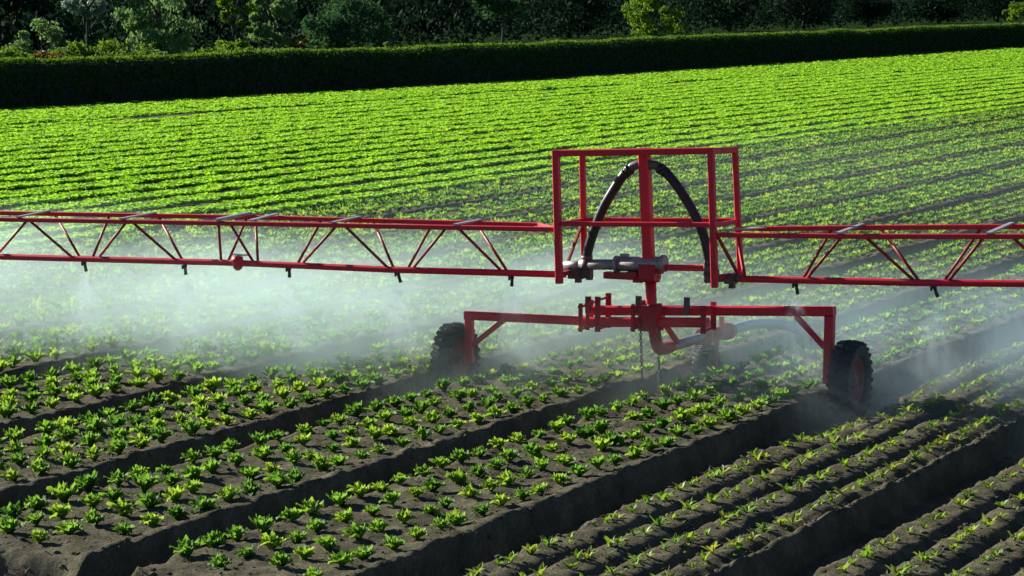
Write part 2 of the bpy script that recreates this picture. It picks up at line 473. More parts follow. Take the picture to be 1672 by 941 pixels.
# --- clods, straw and roots on the bare soil
def ico():
    t = (1+5**.5)/2
    v = np.array([(-1, t, 0), (1, t, 0), (-1, -t, 0), (1, -t, 0), (0, -1, t), (0, 1, t), (0, -1, -t), (0, 1, -t), (t, 0, -1), (t, 0, 1), (-t, 0, -1), (-t, 0, 1)], float)
    v /= np.linalg.norm(v[0])
    f = np.array([(0, 11, 5), (0, 5, 1), (0, 1, 7), (0, 7, 10), (0, 10, 11), (1, 5, 9), (5, 11, 4), (11, 10, 2), (10, 7, 6), (7, 1, 8), (3, 9, 4), (3, 4, 2), (3, 2, 6), (3, 6, 8), (3, 8, 9), (4, 9, 5), (2, 4, 11), (6, 2, 10), (8, 6, 7), (9, 8, 1)])
    return v, f
iv, if_ = ico()
clods = [(iv*np.array([1, .8, .55])*(1+.35*(rng.random((12, 1))-.5)), if_) for _ in range(6)]
n = 20000
cp = np.stack([rng.uniform(-14.5, -3.6, n), rng.uniform(13.3, 30, n), np.zeros(n)], 1); cp[:, 2] = ground_z(cp[:, 0], cp[:, 1])
V, F, A = scatter(clods, cp, rng.uniform(0, 6.28, n), .006+.024*rng.random(n)**4, rng.integers(0, 6, n))
o = bpy.data.objects.new('soil_clods', np_mesh('soil_clods', V, F, [M['soil']], False, A)); COL.objects.link(o); tag(o, 'loose crumbs and clods of earth on the beds', 'soil clods', kind='stuff')
straw = [merge([make_leaf(R2.uniform(.05, .11), .006, R2.uniform(0, 6.28), math.radians(R2.uniform(5, 40)), math.radians(R2.uniform(-30, 60)), 3, .5, R=R2) for _ in range(2)]) for _ in range(5)]
n = 1500
cp = np.stack([rng.uniform(-14, -3.6, n), rng.uniform(13.3, 27, n), np.zeros(n)], 1); cp[:, 2] = ground_z(cp[:, 0], cp[:, 1])
V, F, A = scatter(straw, cp, rng.uniform(0, 6.28, n), rng.uniform(.5, 1.2, n), rng.integers(0, 5, n))
tuft = [merge([make_leaf(R2.uniform(.05, .12), .007, R2.uniform(0, 6.28), math.radians(R2.uniform(35, 85)), math.radians(R2.uniform(0, 90)), 3, .5, R=R2) for _ in range(7)]) for _ in range(5)]
n = 260
cp = np.stack([rng.uniform(-10.9, -9.85, n), rng.uniform(13.2, 13.98, n), np.zeros(n)], 1); cp[:, 2] = ground_z(cp[:, 0], cp[:, 1])
V2, F2, A2 = scatter(tuft, cp, rng.uniform(0, 6.28, n), rng.uniform(.5, 1.1, n), rng.integers(0, 5, n))
V, F, A = np.concatenate([V, V2]), np.concatenate([F, F2+len(V)]), np.concatenate([A, A2])
o = bpy.data.objects.new('dry_straw', np_mesh('dry_straw', V, F, [M['straw']], False, A)); COL.objects.link(o); tag(o, 'dry straw and root bits lying on the soil and the bed end', 'straw', kind='stuff')

n = 2600
k = rng.integers(0, 3, n); row = rng.integers(0, 4, n)
wp = np.stack([EDGE0+FW1+PITCH1*k+.12+row*.355+rng.normal(0, .05, n), rng.uniform(13.3, 30, n), np.zeros(n)], 1); wp[:, 2] = ground_z(wp[:, 0], wp[:, 1])
sprout = [merge([make_leaf(R2.uniform(.014, .03), R2.uniform(.008, .014), R2.uniform(0, 6.28), math.radians(R2.uniform(20, 70)), .6, 2, .3, R=R2) for _ in range(3)]) for _ in range(5)]
V, F, A = scatter(sprout, wp, rng.uniform(0, 6.28, n), rng.uniform(.6, 1.3, n), rng.integers(0, 5, n))
o = bpy.data.objects.new('weed_sprouts', np_mesh('weed_sprouts', V, F, [M['seedling']], True, A)); COL.objects.link(o); tag(o, 'tiny green sprouts dotted along the seedling ridges', 'weeds', kind='stuff')

# ------------------------------------------------------------------ hedge and trees
def quads(P, size, aspect=.6, up=None):
    """randomly turned leaf quads at points P"""
    n = len(P)
    a = rng.normal(size=(n, 3)); a /= np.linalg.norm(a, axis=1)[:, None]
    b = rng.normal(size=(n, 3)); b = b - (a*b).sum(1)[:, None]*a; b /= np.linalg.norm(b, axis=1)[:, None]
    if up is not None:                              # hanging leaves
        a = a*(1-up); a[:, 2] -= up*1.2; a /= np.linalg.norm(a, axis=1)[:, None]
        b = b - (a*b).sum(1)[:, None]*a; b /= np.linalg.norm(b, axis=1)[:, None]
    sz = (np.asarray(size)*rng.uniform(.6, 1.3, n))[:, None]
    a = a*sz; b = b*sz*aspect
    V = np.stack([P-a*.5, P+b*.5, P+a*.5, P-b*.5], 1).reshape(-1, 3)
    return V, np.arange(4*n).reshape(-1, 4), np.repeat(rng.random(n), 4)

HH = 1.29
def hedge_h(s): return HH + .10*vnoise(s*.3, s*0) + .07*vnoise(s*1.1, s*0+3) + .05*vnoise(s*3.3, s*0+6)
ss = np.arange(44, 235, .5); W = .42
hp = MB()
rings = []
for s in ss:
    x = float(hedge_x(s)); h = float(hedge_h(np.array([s]))[0]) - .1
    rings.append([(x+W, s, -.1), (x+W-.03, s, h*.9), (x+W*.6, s, h), (x-W*.6, s, h), (x-W+.03, s, h*.9), (x-W, s, -.1)])
hp.loft(rings)
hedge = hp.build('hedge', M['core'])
tag(hedge, 'long clipped dark hedge with a sunlit top edge along the far side of the field', 'hedge')
n = 80000
s = rng.uniform(44, 235, n); f = rng.random(n); h = hedge_h(s)
side = np.where(f < .52, 0, np.where(f < .86, 1, 2))
x = hedge_x(s); z = np.where(side == 1, h - .03 + rng.normal(0, .02, n), (h-.05)*rng.random(n)); z = np.minimum(z, h)
xo = np.where(side == 0, W + rng.normal(.04, .05, n), np.where(side == 2, -W - rng.normal(.04, .05, n), rng.uniform(-W, W, n)))
V, F, A = quads(np.stack([x+xo, s, z], 1), .13)
# odd shoots above the clipped line
m = 250; s = rng.uniform(44, 235, m)
V2, F2, A2 = quads(np.stack([hedge_x(s)+rng.uniform(-.3, .3, m), s, hedge_h(s)+np.abs(rng.normal(.05, .07, m))], 1), .16)
V, F, A = np.concatenate([V, V2]), np.concatenate([F, F2+len(V)]), np.concatenate([A, A2])
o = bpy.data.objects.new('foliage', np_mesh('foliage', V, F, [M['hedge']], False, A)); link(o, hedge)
# paler leaves along the clipped top: its sunlit rim put into the colour
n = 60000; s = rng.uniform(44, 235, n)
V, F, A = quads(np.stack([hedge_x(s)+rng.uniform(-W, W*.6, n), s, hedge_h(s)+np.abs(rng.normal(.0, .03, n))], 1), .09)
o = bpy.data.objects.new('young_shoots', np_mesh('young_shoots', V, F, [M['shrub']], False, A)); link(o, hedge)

def clumps(cx, cy, z0, z1, rx, ry, nc, cr, per):
    """leaf points gathered in clumps spread over an uneven crown"""
    P = []
    for i in range(nc):
        th = rng.uniform(0, 2*PI); u = rng.uniform(-.95, 1); q = math.sqrt(1-u*u)*rng.uniform(.55, 1.05)
        c = np.array([cx + rx*q*math.cos(th), cy + ry*q*math.sin(th), (z0+z1)/2 + (z1-z0)/2*u*rng.uniform(.85, 1.05)])
        r = cr*rng.uniform(.6, 1.3)
        d = rng.normal(size=(per, 3)); d /= np.linalg.norm(d, axis=1)[:, None]
        P.append(c + d*(r*rng.random((per, 1))**.45)*np.array([1, 1, .75]))
    P = np.concatenate(P); return P[P[:, 2] > .03]

def at_px(px, c):
    """where the line of sight towards this bearing crosses x = c"""
    b = math.atan((px-836)/4500)
    ang = TH - b                         # bearing left of +Y
    return c, -c/math.tan(ang)

def plant(name, px, c, w, z0, z1, m, label, cat, leaf=.2, nc=30, per=130, cr=None, trunk=True, hang=None, group=None):
    x, y = at_px(px, c)
    o = empty(name, (x, y, gz(x, y)), label, cat, group)
    r = w/2
    if trunk:
        t = MB(); top = z0 + (z1-z0)*.75
        t.tube(spline([(x, y, -.1), (x+.1, y-.05, top*.4), (x-.05, y+.1, top)], 5), [.16*(1-k/11*.8)*max(.4, w/5) for k in range(11)], 8)
        for k in range(7):
            a = k*2.4; zz = top*(.35+.08*k)
            t.tube([(x, y, zz), (x+r*.4*math.cos(a), y+r*.4*math.sin(a), zz+.5), (x+r*.8*math.cos(a), y+r*.8*math.sin(a), zz+.8)], [.06, .04, .015], 6)
        t.build('trunk', M['bark'], o)
    else:
        t = MB()
        for k in range(6):
            a = k*1.05; t.tube([(x, y, -.05), (x+r*.3*math.cos(a), y+r*.3*math.sin(a), z1*.45), (x+r*.65*math.cos(a), y+r*.65*math.sin(a), z1*.8)], [.03, .02, .008], 5)
        t.build('stems', M['bark'], o)
    P = clumps(x, y, z0, z1, r, r*.9, nc, cr or r*.32, per)
    V, F, A = quads(P, leaf, .5, hang)
    link(bpy.data.objects.new('crown' if trunk else 'foliage', np_mesh('crown', V, F, [m], False, A)), o)
    return o

plant('willow_tree', 262, -62, 3.0, .2, 6.2, M['willow'], 'grey-green drooping tree with a sunlit left edge, left of its twin behind the hedge', 'tree', .20, 60, 150, hang=.55)
plant('willow_tree', 447, -62, 2.0, .2, 5.4, M['willow'], 'slim grey-green drooping tree with a pale sunlit left edge, behind the hedge', 'tree', .20, 50, 140, hang=.55)
plant('broadleaf_tree', 820, -63, 3.4, 1.6, 6.2, M['tree'], 'tall green tree with bright low branches near the middle of the wood edge', 'tree', .26, 46, 130)
plant('willow_tree', 1070, -62, 3.6, .5, 6.4, M['shrub'], 'yellow-green tree with hanging sunlit boughs above the hedge, right of the middle', 'tree', .26, 50, 130, hang=.5)
plant('broadleaf_tree', 385, -60, 1.6, .5, 4.2, M['shrub'], 'small olive-green tree between the two drooping grey-green trees', 'tree', .2, 26, 110)
plant('white_flowered_tree', 143, -66, 1.8, 2.2, 5.0, M['silver'], 'tree with shiny pale leaves catching the sun above the left bushes', 'tree', .22, 22, 90)
plant('round_bush', 68, -57, 2.0, 0.6, 2.25, M['willow'], 'rounded grey-green bush above the low yellow-green bushes at far left', 'bush', .16, 30, 130, trunk=False)
for px, w, h, m, lb in ((20, 1.9, 1.5, 'shrub', 'low yellow-green bush at the left end of the row behind the hedge'), (78, 1.5, 1.35, 'bronze', 'low bronze-tinted bush second in the row behind the hedge'),
                     (128, 1.9, 1.55, 'shrub', 'taller fresh green bush just left of the wide mound behind the hedge'), (195, 3.2, 1.5, 'shrub', 'wide smooth mound of green bush behind the hedge'),
                     (250, 1.7, 1.2, 'willow', 'low grey-green bush at the foot of the left drooping tree'), (300, 1.5, 1.1, 'tree', 'low dark green bush right of the left drooping tree'),
                     (350, 1.9, 1.25, 'shrub', 'low loose green bush in front of the small olive tree'), (405, 1.6, 1.25, 'shrub', 'low green bush at the foot of the slim drooping tree')):
    plant('low_bush', px, -55, w, .1, h, M[m], lb, 'bush', .15, 26, 120, trunk=False, group='low bushes in a row behind the hedge')
plant('thicket_bush', 565, -60, 4.4, .3, 2.9, M['tree'], 'broad dark thicket with a lit top right of the slim drooping tree', 'bush', .22, 46, 150, trunk=False)
plant('bronze_bush', 489, -57, .9, .1, 1.7, M['bronze'], 'small bronze bush beside the slim drooping tree', 'bush', .15, 16, 90, trunk=False)
plant('low_bush', 636, -52, .9, .2, 1.42, M['willow'], 'little grey-green bush peeping over the middle of the hedge', 'bush', .12, 12, 80, trunk=False)
plant('low_bush', 1082, -54, 1.4, .2, 1.75, M['willow'], 'grey-green bush over the hedge under the yellow-green tree', 'bush', .16, 16, 90, trunk=False)
plant('low_bush', 1660, -58, 2.4, .2, 2.3, M['shrub'], 'green bush over the hedge at the far right end', 'bush', .22, 20, 110, trunk=False)
k = 0
for px, c, w, z1, lb in ((30, -84, 4.0, 6.5, 'dark broad tree above the round bush at the far left'), (330, -87, 4.5, 7, 'dark tree filling the gap behind the small olive tree'),
                     (540, -84, 4.6, 7, 'dark tree standing behind the broad thicket'), (690, -87, 5.0, 7, 'dark tree between the thicket and the tree with bright low branches'),
                     (930, -84, 5.0, 7, 'dark tree left of the yellow-green hanging tree'), (1190, -84, 5.5, 7, 'dark tree just right of the yellow-green hanging tree'),
                     (1310, -82, 5.0, 6.8, 'dark tree with one lit spray, second right of the yellow-green tree'), (1415, -82, 5.0, 6.8, 'dark tree with a faint lit left side, third right of the yellow-green tree'),
                     (1530, -84, 6.0, 7, 'dark tree second from the right end of the wood edge'), (1625, -82, 5.0, 7, 'dark tree at the right end of the wood edge')):
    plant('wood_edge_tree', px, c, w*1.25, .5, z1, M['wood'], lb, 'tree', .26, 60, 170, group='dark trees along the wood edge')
# the wood behind
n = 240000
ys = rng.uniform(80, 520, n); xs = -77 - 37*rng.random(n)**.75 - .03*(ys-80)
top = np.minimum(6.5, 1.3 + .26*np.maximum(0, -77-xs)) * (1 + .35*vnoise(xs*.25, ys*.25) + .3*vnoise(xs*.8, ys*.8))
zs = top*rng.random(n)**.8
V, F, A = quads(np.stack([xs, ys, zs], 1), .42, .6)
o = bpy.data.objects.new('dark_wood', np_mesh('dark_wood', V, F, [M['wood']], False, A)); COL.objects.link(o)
tag(o, 'deep dark wood closing the view behind the separate trees', 'wood', kind='stuff')

# ------------------------------------------------------------------ the irrigation boom cart
cart = empty('irrigation_cart', (-9.74, 22.7, 0), 'red three-wheeled irrigation cart with a long lattice spray boom, straddling the lettuce beds', 'irrigation cart')

def wheel(cx, cy, cz, R, wd, ang):
    w = empty('wheel', (cx, cy, cz), None, None)
    w.parent = cart; w.matrix_parent_inverse = Matrix.Translation(-Vector(cart.location))
    b = wd/2; r = R*.60
    t = MB()
    prof = [(-b*.62, r), (-b*.92, r+.25*(R-r)), (-b, R*.86), (-b*.93, R*.94), (-b*.7, R*.985), (0, R), (b*.7, R*.985), (b*.93, R*.94), (b, R*.86), (b*.92, r+.25*(R-r)), (b*.62, r), (0, r*.97)]
    t.lathe_x((cx, cy, cz), prof, 48)
    nl = 26
    for k in range(nl):                               # chevron lugs
        for sgn in (-1, 1):
            a0 = 2*PI*(k + (.5 if sgn > 0 else 0))/nl; a1 = a0 + .11
            p = (cx + sgn*b*.10, cy + R*1.005*math.cos(a1), cz + R*1.005*math.sin(a1))
            q = (cx + sgn*b*.97, cy + R*.965*math.cos(a0), cz + R*.965*math.sin(a0))
            am = (a0+a1)/2
            t.bar(p, q, .042*R/.32, .030*R/.32, .2, side=(0, math.cos(am), math.sin(am)))
    t.build('tyre', M['rubber'], None)
    ty = bpy.context.scene.collection.objects[-1]
    rm = MB(); f = b*.62
    rm.lathe_x((cx, cy, cz), [(-f, r*1.06), (-f, r*.95), (-f*.75, r*.86), (-f*.55, r*.82), (f*.15, r*.55), (f*.20, r*.22), (f*.1, r*.2), (-f*.35, r*.55), (-f*.9, r*.7), (f*.55, r*.82), (f*.75, r*.86), (f, r*.95), (f, r*1.06)][:6] + [(f*.25, r*.55), (f*.55, r*.82), (f*.75, r*.86), (f, r*.95), (f, r*1.06), (0, r*.99)], 40)
    hb = MB(); hb.tube([(cx-f*.9, cy, cz), (cx+f*.75, cy, cz)], r*.26, 16); hb.tube([(cx+f*.75, cy, cz), (cx+f*.95, cy, cz)], [r*.16, r*.13], 12)
    for k in range(5):
        a = 2*PI*k/5+.3; hb.tube([(cx+f*.18, cy+r*.42*math.cos(a), cz+r*.42*math.sin(a)), (cx+f*.42, cy+r*.42*math.cos(a), cz+r*.42*math.sin(a))], r*.06, 6)
    ro = rm.build('rim', M['rim']); ho = hb.build('hub', M['fit'])
    for x in (ty, ro, ho):
        x.parent = w; x.matrix_parent_inverse = Matrix.Translation(-Vector((cx, cy, cz)))
    return w
wheel(-7.82, 22.7, .145, .335, .20, 0)
wheel(-11.69, 22.7, .115, .315, .20, 0)
wheel(-9.64, 23.86, .005, .205, .15, 0)

def part(b, name, m, label=None): return b.build(name, m, cart, label)
# axle arms, legs and braces
part(MB().bar((-11.585, 22.7, .517), (-10.30, 22.70, .529), .075, .078), 'axle_arm', M['red'])
part(MB().bar((-9.25, 22.80, .671), (-7.983, 22.74, .736), .085, .085), 'axle_arm', M['red'])
part(MB().bar((-11.545, 22.7, .475), (-11.545, 22.7, .075), .075).bar((-11.60, 22.7, .115), (-11.50, 22.7, .115), .06), 'wheel_leg', M['red'])
part(MB().bar((-8.022, 22.735, .691), (-8.022, 22.705, .10), .085).bar((-8.04, 22.7, .145), (-7.90, 22.7, .145), .06), 'wheel_leg', M['red'])
part(MB().bar((-11.19, 22.7, .49), (-11.52, 22.7, .235), .045), 'brace', M['red'])
part(MB().bar((-8.34, 22.745, .675), (-8.05, 22.72, .405), .045), 'brace', M['red'])
# the doubled axle beams with their clamp plates
part(MB().bar((-10.36, 22.66, .525), (-9.14, 22.66, .584), .08, .085), 'axle_beam', M['red'])
part(MB().bar((-10.31, 22.78, .620), (-9.13, 22.78, .679), .085, .085), 'axle_beam', M['red'])
for cx, z0, z1, wd in ((-10.36, .44, .70, .035), (-10.29, .46, .73, .03), (-10.19, .45, .77, .05), (-9.16, .49, .74, .05), (-9.84, .47, .72, .03)):
    b = MB(); b.box((cx, 22.60, (z0+z1)/2), (wd, .018, z1-z0)); b.box((cx, 22.84, (z0+z1)/2+.01), (wd, .018, z1-z0))
    for zz in (z0+.025, z1-.03):
        b.tube([(cx, 22.57, zz), (cx, 22.87, zz)], .011, 8); b.tube([(cx, 22.575, zz), (cx, 22.592, zz)], .02, 6)
    part(b, 'clamp', M['dred'])
for cx, z1 in ((-9.36, .79), (-9.83, .78), (-10.33, .75)):
    part(MB().box((cx, 22.70, z1-.07), (.05, .03, .15)).tube([(cx, 22.66, z1-.02), (cx, 22.74, z1-.02)], .012, 8), 'lug', M['fit'])
# turret block round the mast foot
part(MB().box((-9.70, 22.62, .595), (.17, .07, .23)).box((-9.70, 22.80, .595), (.15, .06, .20)).tube([(-9.66, 22.7, .48), (-9.68, 22.7, .72)], .072, 16), 'turret', M['dred'])
# mast: water riser below, square column above
part(MB().tube([(-9.712, 22.69, .98), (-9.70, 22.69, .70), (-9.675, 22.69, .46)], .050, 16), 'riser_pipe', M['red'])
part(MB().bar((-9.718, 22.68, 1.00), (-9.777, 22.68, 2.125), .095, .095, .12), 'mast', M['red'])
part(MB().tube(spline([(-9.672, 22.69, .50), (-9.66, 22.70, .40), (-9.66, 22.76, .315), (-9.66, 22.88, .295), (-9.66, 23.05, .293)], 6), .056, 16), 'pipe_elbow', M['dred'])
part(MB().tube([(-9.66, 23.03, .293), (-9.66, 23.9, .292)], .046, 16), 'supply_pipe', M['galv'])
part(MB().bar((-9.62, 22.78, .55), (-9.60, 23.06, .335), .045), 'brace', M['dred'])
b = MB(); b.tube([(-9.66, 23.82, .29), (-9.66, 23.9, .29)], .085, 16); b.tube([(-9.66, 23.9, .29), (-9.66, 24.42, .278)], .066, 16); b.tube([(-9.66, 24.38, .279), (-9.66, 24.5, .275)], .082, 16)
b.box((-9.66, 24.05, .385), (.05, .10, .10)); b.box((-9.66, 24.3, .37), (.04, .03, .13))
part(b, 'hose_coupling', M['dred'])
b = MB()
for sx in (-.10, .10): b.bar((-9.64+sx, 23.88, .26), (-9.64+sx, 23.86, -.02), .02, .06)
b.bar((-9.76, 23.88, .255), (-9.53, 23.88, .255), .07, .03); b.tube([(-9.76, 23.86, .005), (-9.52, 23.86, .005)], .018, 8)
part(b, 'wheel_fork', M['dred'])
# upper frame: posts, top rectangle, mid rails
FA, FB = 22.40, 22.95
part(MB().bar((-10.48, FA, .895), (-10.517, FA, 2.10), .062), 'frame_post', M['red'])
part(MB().bar((-8.973, FA, .93), (-9.019, FA, 2.16), .058), 'frame_post', M['red'])
part(MB().bar((-10.485, FB, 1.06), (-10.507, FB, 2.065), .05), 'frame_post', M['red'])
part(MB().bar((-8.945, FB, .97), (-9.011, FB, 2.14), .05), 'frame_post', M['red'])
part(MB().bar((-10.485, FA, 2.073), (-9.045, FA, 2.131), .055, .06), 'top_rail', M['red'])
part(MB().bar((-10.48, FB, 2.040), (-9.035, FB, 2.108), .05, .055), 'top_rail', M['red'])
part(MB().bar((-10.516, FA+.03, 2.068), (-10.508, FB-.03, 2.045), .05, .055), 'top_rail', M['red'])
part(MB().bar((-9.019, FA+.03, 2.128), (-9.012, FB-.03, 2.112), .05, .055), 'top_rail', M['red'])
part(MB().bar((-9.775, FA+.028, 2.098), (-9.775, FB-.025, 2.078), .05, .05), 'top_rail', M['dred'])
part(MB().bar((-10.46, FA, 1.437), (-9.02, FA, 1.483), .042), 'mid_rail', M['red'])
part(MB().bar((-10.47, FB, 1.432), (-9.005, FB, 1.480), .042), 'mid_rail', M['red'])
part(MB().bar((-10.50, FA+.03, 1.432), (-10.49, FB-.03, 1.428), .036), 'mid_rail', M['red'])
part(MB().bar((-8.99, FA+.03, 1.475), (-8.985, FB-.03, 1.475), .036), 'mid_rail', M['red'])
part(MB().bar((-10.50, 22.92, 1.38), (-10.54, 22.68, 1.03), .026), 'frame_brace', M['rod'])
part(MB().bar((-8.96, 22.44, 1.37), (-8.866, 22.68, 1.03), .026), 'frame_brace', M['rod'])
part(MB().bar((-8.97, 22.93, 1.33), (-8.80, 22.68, 1.00), .03), 'frame_brace', M['red'])
part(MB().bar((-10.50, FA+.03, .97), (-10.47, FB, .99), .04).bar((-10.485, FB, 1.0), (-10.485, FB, 1.08), .045), 'bottom_rail', M['dred'])
part(MB().bar((-8.975, FA+.03, 1.02), (-8.95, FB, 1.0), .04), 'bottom_rail', M['dred'])
# two black hoses arching from the top of the mast
for side, pts in ((-1, [(-9.90, 22.68, 1.940), (-9.965, 22.68, 1.885), (-10.06, 22.68, 1.755), (-10.175, 22.68, 1.565), (-10.275, 22.68, 1.33), (-10.325, 22.68, 1.17), (-10.335, 22.68, 1.06)]),
                  (1, [(-9.635, 22.68, 1.955), (-9.56, 22.68, 1.905), (-9.45, 22.68, 1.785), (-9.31, 22.68, 1.585), (-9.205, 22.68, 1.38), (-9.155, 22.68, 1.2), (-9.135, 22.68, 1.07)])):
    h = part(MB().tube(spline(pts, 8), .044, 14), 'feed_hose', M['hose'])
    p0, p1 = Vector(pts[0]), Vector(pts[1]); d = (p1-p0).normalized()
    MB().tube([p0+d*.01, p0+d*.05], .052, 14).tube([p0+d*.065, p0+d*.085], .050, 14).build('hose_clip', M['hose'], h)
    e = Vector(pts[-1]); MB().tube([e+Vector((0, 0, .07)), e+Vector((0, 0, .03))], .052, 14).tube([e+Vector((0, 0, .04)), e+Vector((0, 0, -.06))], .055, 14).build('hose_clip', M['fit'], h)
    part(MB().tube(spline([(-9.772, 22.68, 1.975), (-9.772+side*.055, 22.68, 1.975), tuple(p0-d*.02), tuple(p0+d*.03)], 5), .042, 14), 'top_elbow', M['greyfit'])
# horizontal water manifold at boom height
part(MB().tube([(-10.62, 22.68, .985), (-10.44, 22.68, 1.01)], .030, 12).tube([(-10.56, 22.68, 1.03), (-10.33, 22.68, 1.045)], .042, 14), 'manifold_pipe', M['galv'])
b = MB().tube([(-10.40, 22.68, 1.045), (-9.98, 22.68, 1.065)], .048, 16)
b.tube([(-10.04, 22.68, 1.066), (-9.58, 22.68, 1.090)], .066, 18).tube([(-10.05, 22.68, 1.066), (-10.02, 22.68, 1.067)], .078, 18).tube([(-9.60, 22.68, 1.09), (-9.56, 22.68, 1.092)], .076, 18)
b.box((-9.96, 22.68, 1.15), (.08, .04, .03))
part(b, 'manifold_pipe', M['galv'])
b = MB().box((-10.44, 22.68, .965), (.13, .10, .10)).tube([(-10.44, 22.60, .965), (-10.44, 22.76, .965)], .045, 12).box((-10.42, 22.68, .905), (.05, .05, .05)).box((-10.33, 22.68, .985), (.09, .07, .12)).box((-10.31, 22.68, .93), (.05, .05, .04))
part(b, 'valve', M['fit'])
b = MB().box((-9.99, 22.66, .965), (.30, .10, .06)).box((-9.86, 22.66, .985), (.10, .12, .05)).box((-9.82, 22.66, .935), (.08, .06, .05))
part(b, 'mounting_bracket', M['dred'])
part(MB().box((-9.715, 22.68, 1.01), (.16, .15, .15)).tube([(-9.713, 22.69, .92), (-9.712, 22.69, .98)], .085, 16).box((-9.62, 22.66, 1.05), (.08, .06, .10)), 'swivel_block', M['dred'])
part(MB().bar((-9.58, 22.68, 1.055), (-9.10, 22.68, 1.070), .045, .055), 'tie_bar', M['red'])
b = MB().box((-9.115, 22.68, 1.0), (.11, .09, .12)).tube([(-9.08, 22.68, .98), (-8.83, 22.68, .99)], .032, 12).box((-8.93, 22.68, .985), (.09, .10, .09)).box((-8.92, 22.68, .925), (.05, .05, .05)).tube([(-9.17, 22.68, 1.03), (-9.06, 22.68, .95)], .04, 12)
part(b, 'valve', M['fit'])

# chains
def chain(p, q, n):
    b = MB(); p = Vector(p); q = Vector(q)
    for k in range(n):
        c = p.lerp(q, k/(n-1)); rot = k % 2; rings = []
        pts = []
        for j in range(10):
            a = 2*PI*j/10; u = .011*math.cos(a); v = .021*math.sin(a)
            pts.append(c + Vector((u if rot else 0, 0 if rot else u, v)))
        nn = len(pts)
        for j in range(nn):
            d = (pts[(j+1) % nn]-pts[j-1]).normalized(); x = d.cross((c-pts[j]).normalized()); y = (c-pts[j]).normalized()
            rings.append([pts[j] + (x*math.cos(t)+y*math.sin(t))*.0045 for t in (0, 1.57, 3.14, 4.71)])
        b.loft(rings, False, True, closed=True)
    return part(b, 'chain', M['chain'])
chain((-9.765, 22.585, .60), (-9.74, 22.58, .04), 20)
chain((-9.64, 22.72, .27), (-9.62, 22.70, -.08), 13)

# ---- lattice booms
FRONT = [((-16.343, 22.42, 1.237), (-16.865, 22.68, .887)), ((-16.291, 22.42, 1.237), (-15.989, 22.68, .872)), ((-15.164, 22.42, 1.265), (-15.658, 22.68, .885)), ((-15.071, 22.42, 1.268), (-14.758, 22.68, .895)), ((-14.097, 22.42, 1.288), (-14.237, 22.68, .914)), ((-13.959, 22.42, 1.291), (-13.876, 22.68, .92)), ((-12.808, 22.42, 1.322), (-13.316, 22.68, .932)), ((-12.696, 22.42, 1.325), (-12.403, 22.68, .93)), ((-11.649, 22.42, 1.348), (-12.122, 22.68, .936)), ((-11.504, 22.42, 1.35), (-11.212, 22.68, .956)), ((-7.821, 22.42, 1.425), (-8.217, 22.68, 1.019)), ((-7.59, 22.42, 1.43), (-7.248, 22.68, 1.044)), ((-6.568, 22.42, 1.466), (-6.933, 22.68, 1.058)), ((-6.306, 22.42, 1.477), (-5.967, 22.68, 1.09))]
BACK = [((-16.366, 22.95, 1.275), (-15.893, 22.68, .876)), ((-15.717, 22.95, 1.286), (-15.731, 22.68, .885)), ((-15.126, 22.95, 1.297), (-14.68, 22.68, .895)), ((-14.108, 22.95, 1.318), (-14.153, 22.68, .915)), ((-14.006, 22.95, 1.318), (-13.821, 22.68, .92)), ((-13.268, 22.95, 1.330), (-13.37, 22.68, .93)), ((-12.693, 22.95, 1.338), (-12.337, 22.68, .933)), ((-12.062, 22.95, 1.348), (-12.174, 22.68, .934)), ((-11.587, 22.95, 1.353), (-11.149, 22.68, .957)), ((-8.09, 22.95, 1.447), (-8.251, 22.68, 1.018)), ((-7.635, 22.95, 1.465), (-7.205, 22.68, 1.046)), ((-6.742, 22.95, 1.498), (-6.971, 22.68, 1.060))]
# the boom goes on beyond what the picture shows
for d in (1.22, 2.44): 
    FRONT += [((-15.12-d-1.2, 22.42, 1.237-.02*d), (-15.6-d-1.2, 22.68, .872-.02*d)), ((-15.05-d-1.2, 22.42, 1.237-.02*d), (-14.75-d-1.2, 22.68, .878-.02*d))]
    BACK += [((-15.1-d-1.2, 22.95, 1.262-.02*d), (-14.68-d-1.2, 22.68, .878-.02*d))]
    FRONT += [((-6.5+d, 22.42, 1.47+.03*d), (-6.93+d, 22.68, 1.06+.025*d)), ((-6.4+d, 22.42, 1.47+.03*d), (-6.0+d, 22.68, 1.085+.025*d))]
    BACK += [((-6.6+d, 22.95, 1.50+.03*d), (-6.2+d, 22.68, 1.08+.025*d))]
TIES = [((-16.424, 22.42, 1.255), (-16.47, 22.95, 1.292)), ((-15.199, 22.42, 1.282), (-15.19, 22.95, 1.318)), ((-14.096, 22.42, 1.325), (-14.08, 22.95, 1.355)), ((-12.827, 22.42, 1.345), (-12.87, 22.95, 1.358)), ((-11.535, 22.42, 1.375), (-11.58, 22.95, 1.372)), ((-7.838, 22.42, 1.445), (-7.82, 22.95, 1.47)), ((-6.516, 22.42, 1.492), (-6.48, 22.95, 1.535)), ((-17.65, 22.42, 1.23), (-17.65, 22.95, 1.26)), ((-5.2, 22.42, 1.53), (-5.2, 22.95, 1.57))]
NOZ = [(-18.2, .79), (-17.02, .815), (-15.835, .842), (-14.652, .863), (-13.472, .89), (-12.285, .899), (-11.093, .918), (-8.319, .980), (-7.062, 1.018), (-5.80, 1.05), (-4.6, 1.08)]
BL = MB().tube([(-19.5, 22.68, .79), (-16.88, 22.68, .840), (-14.05, 22.68, .900), (-12.3, 22.68, .912), (-10.55, 22.68, .948)], .031, 14)
BR = MB().tube([(-8.98, 22.68, .985), (-8.80, 22.68, .988), (-8.32, 22.68, 1.000), (-7.2, 22.68, 1.030), (-6.28, 22.68, 1.066), (-3.3, 22.68, 1.143)], .031, 14)
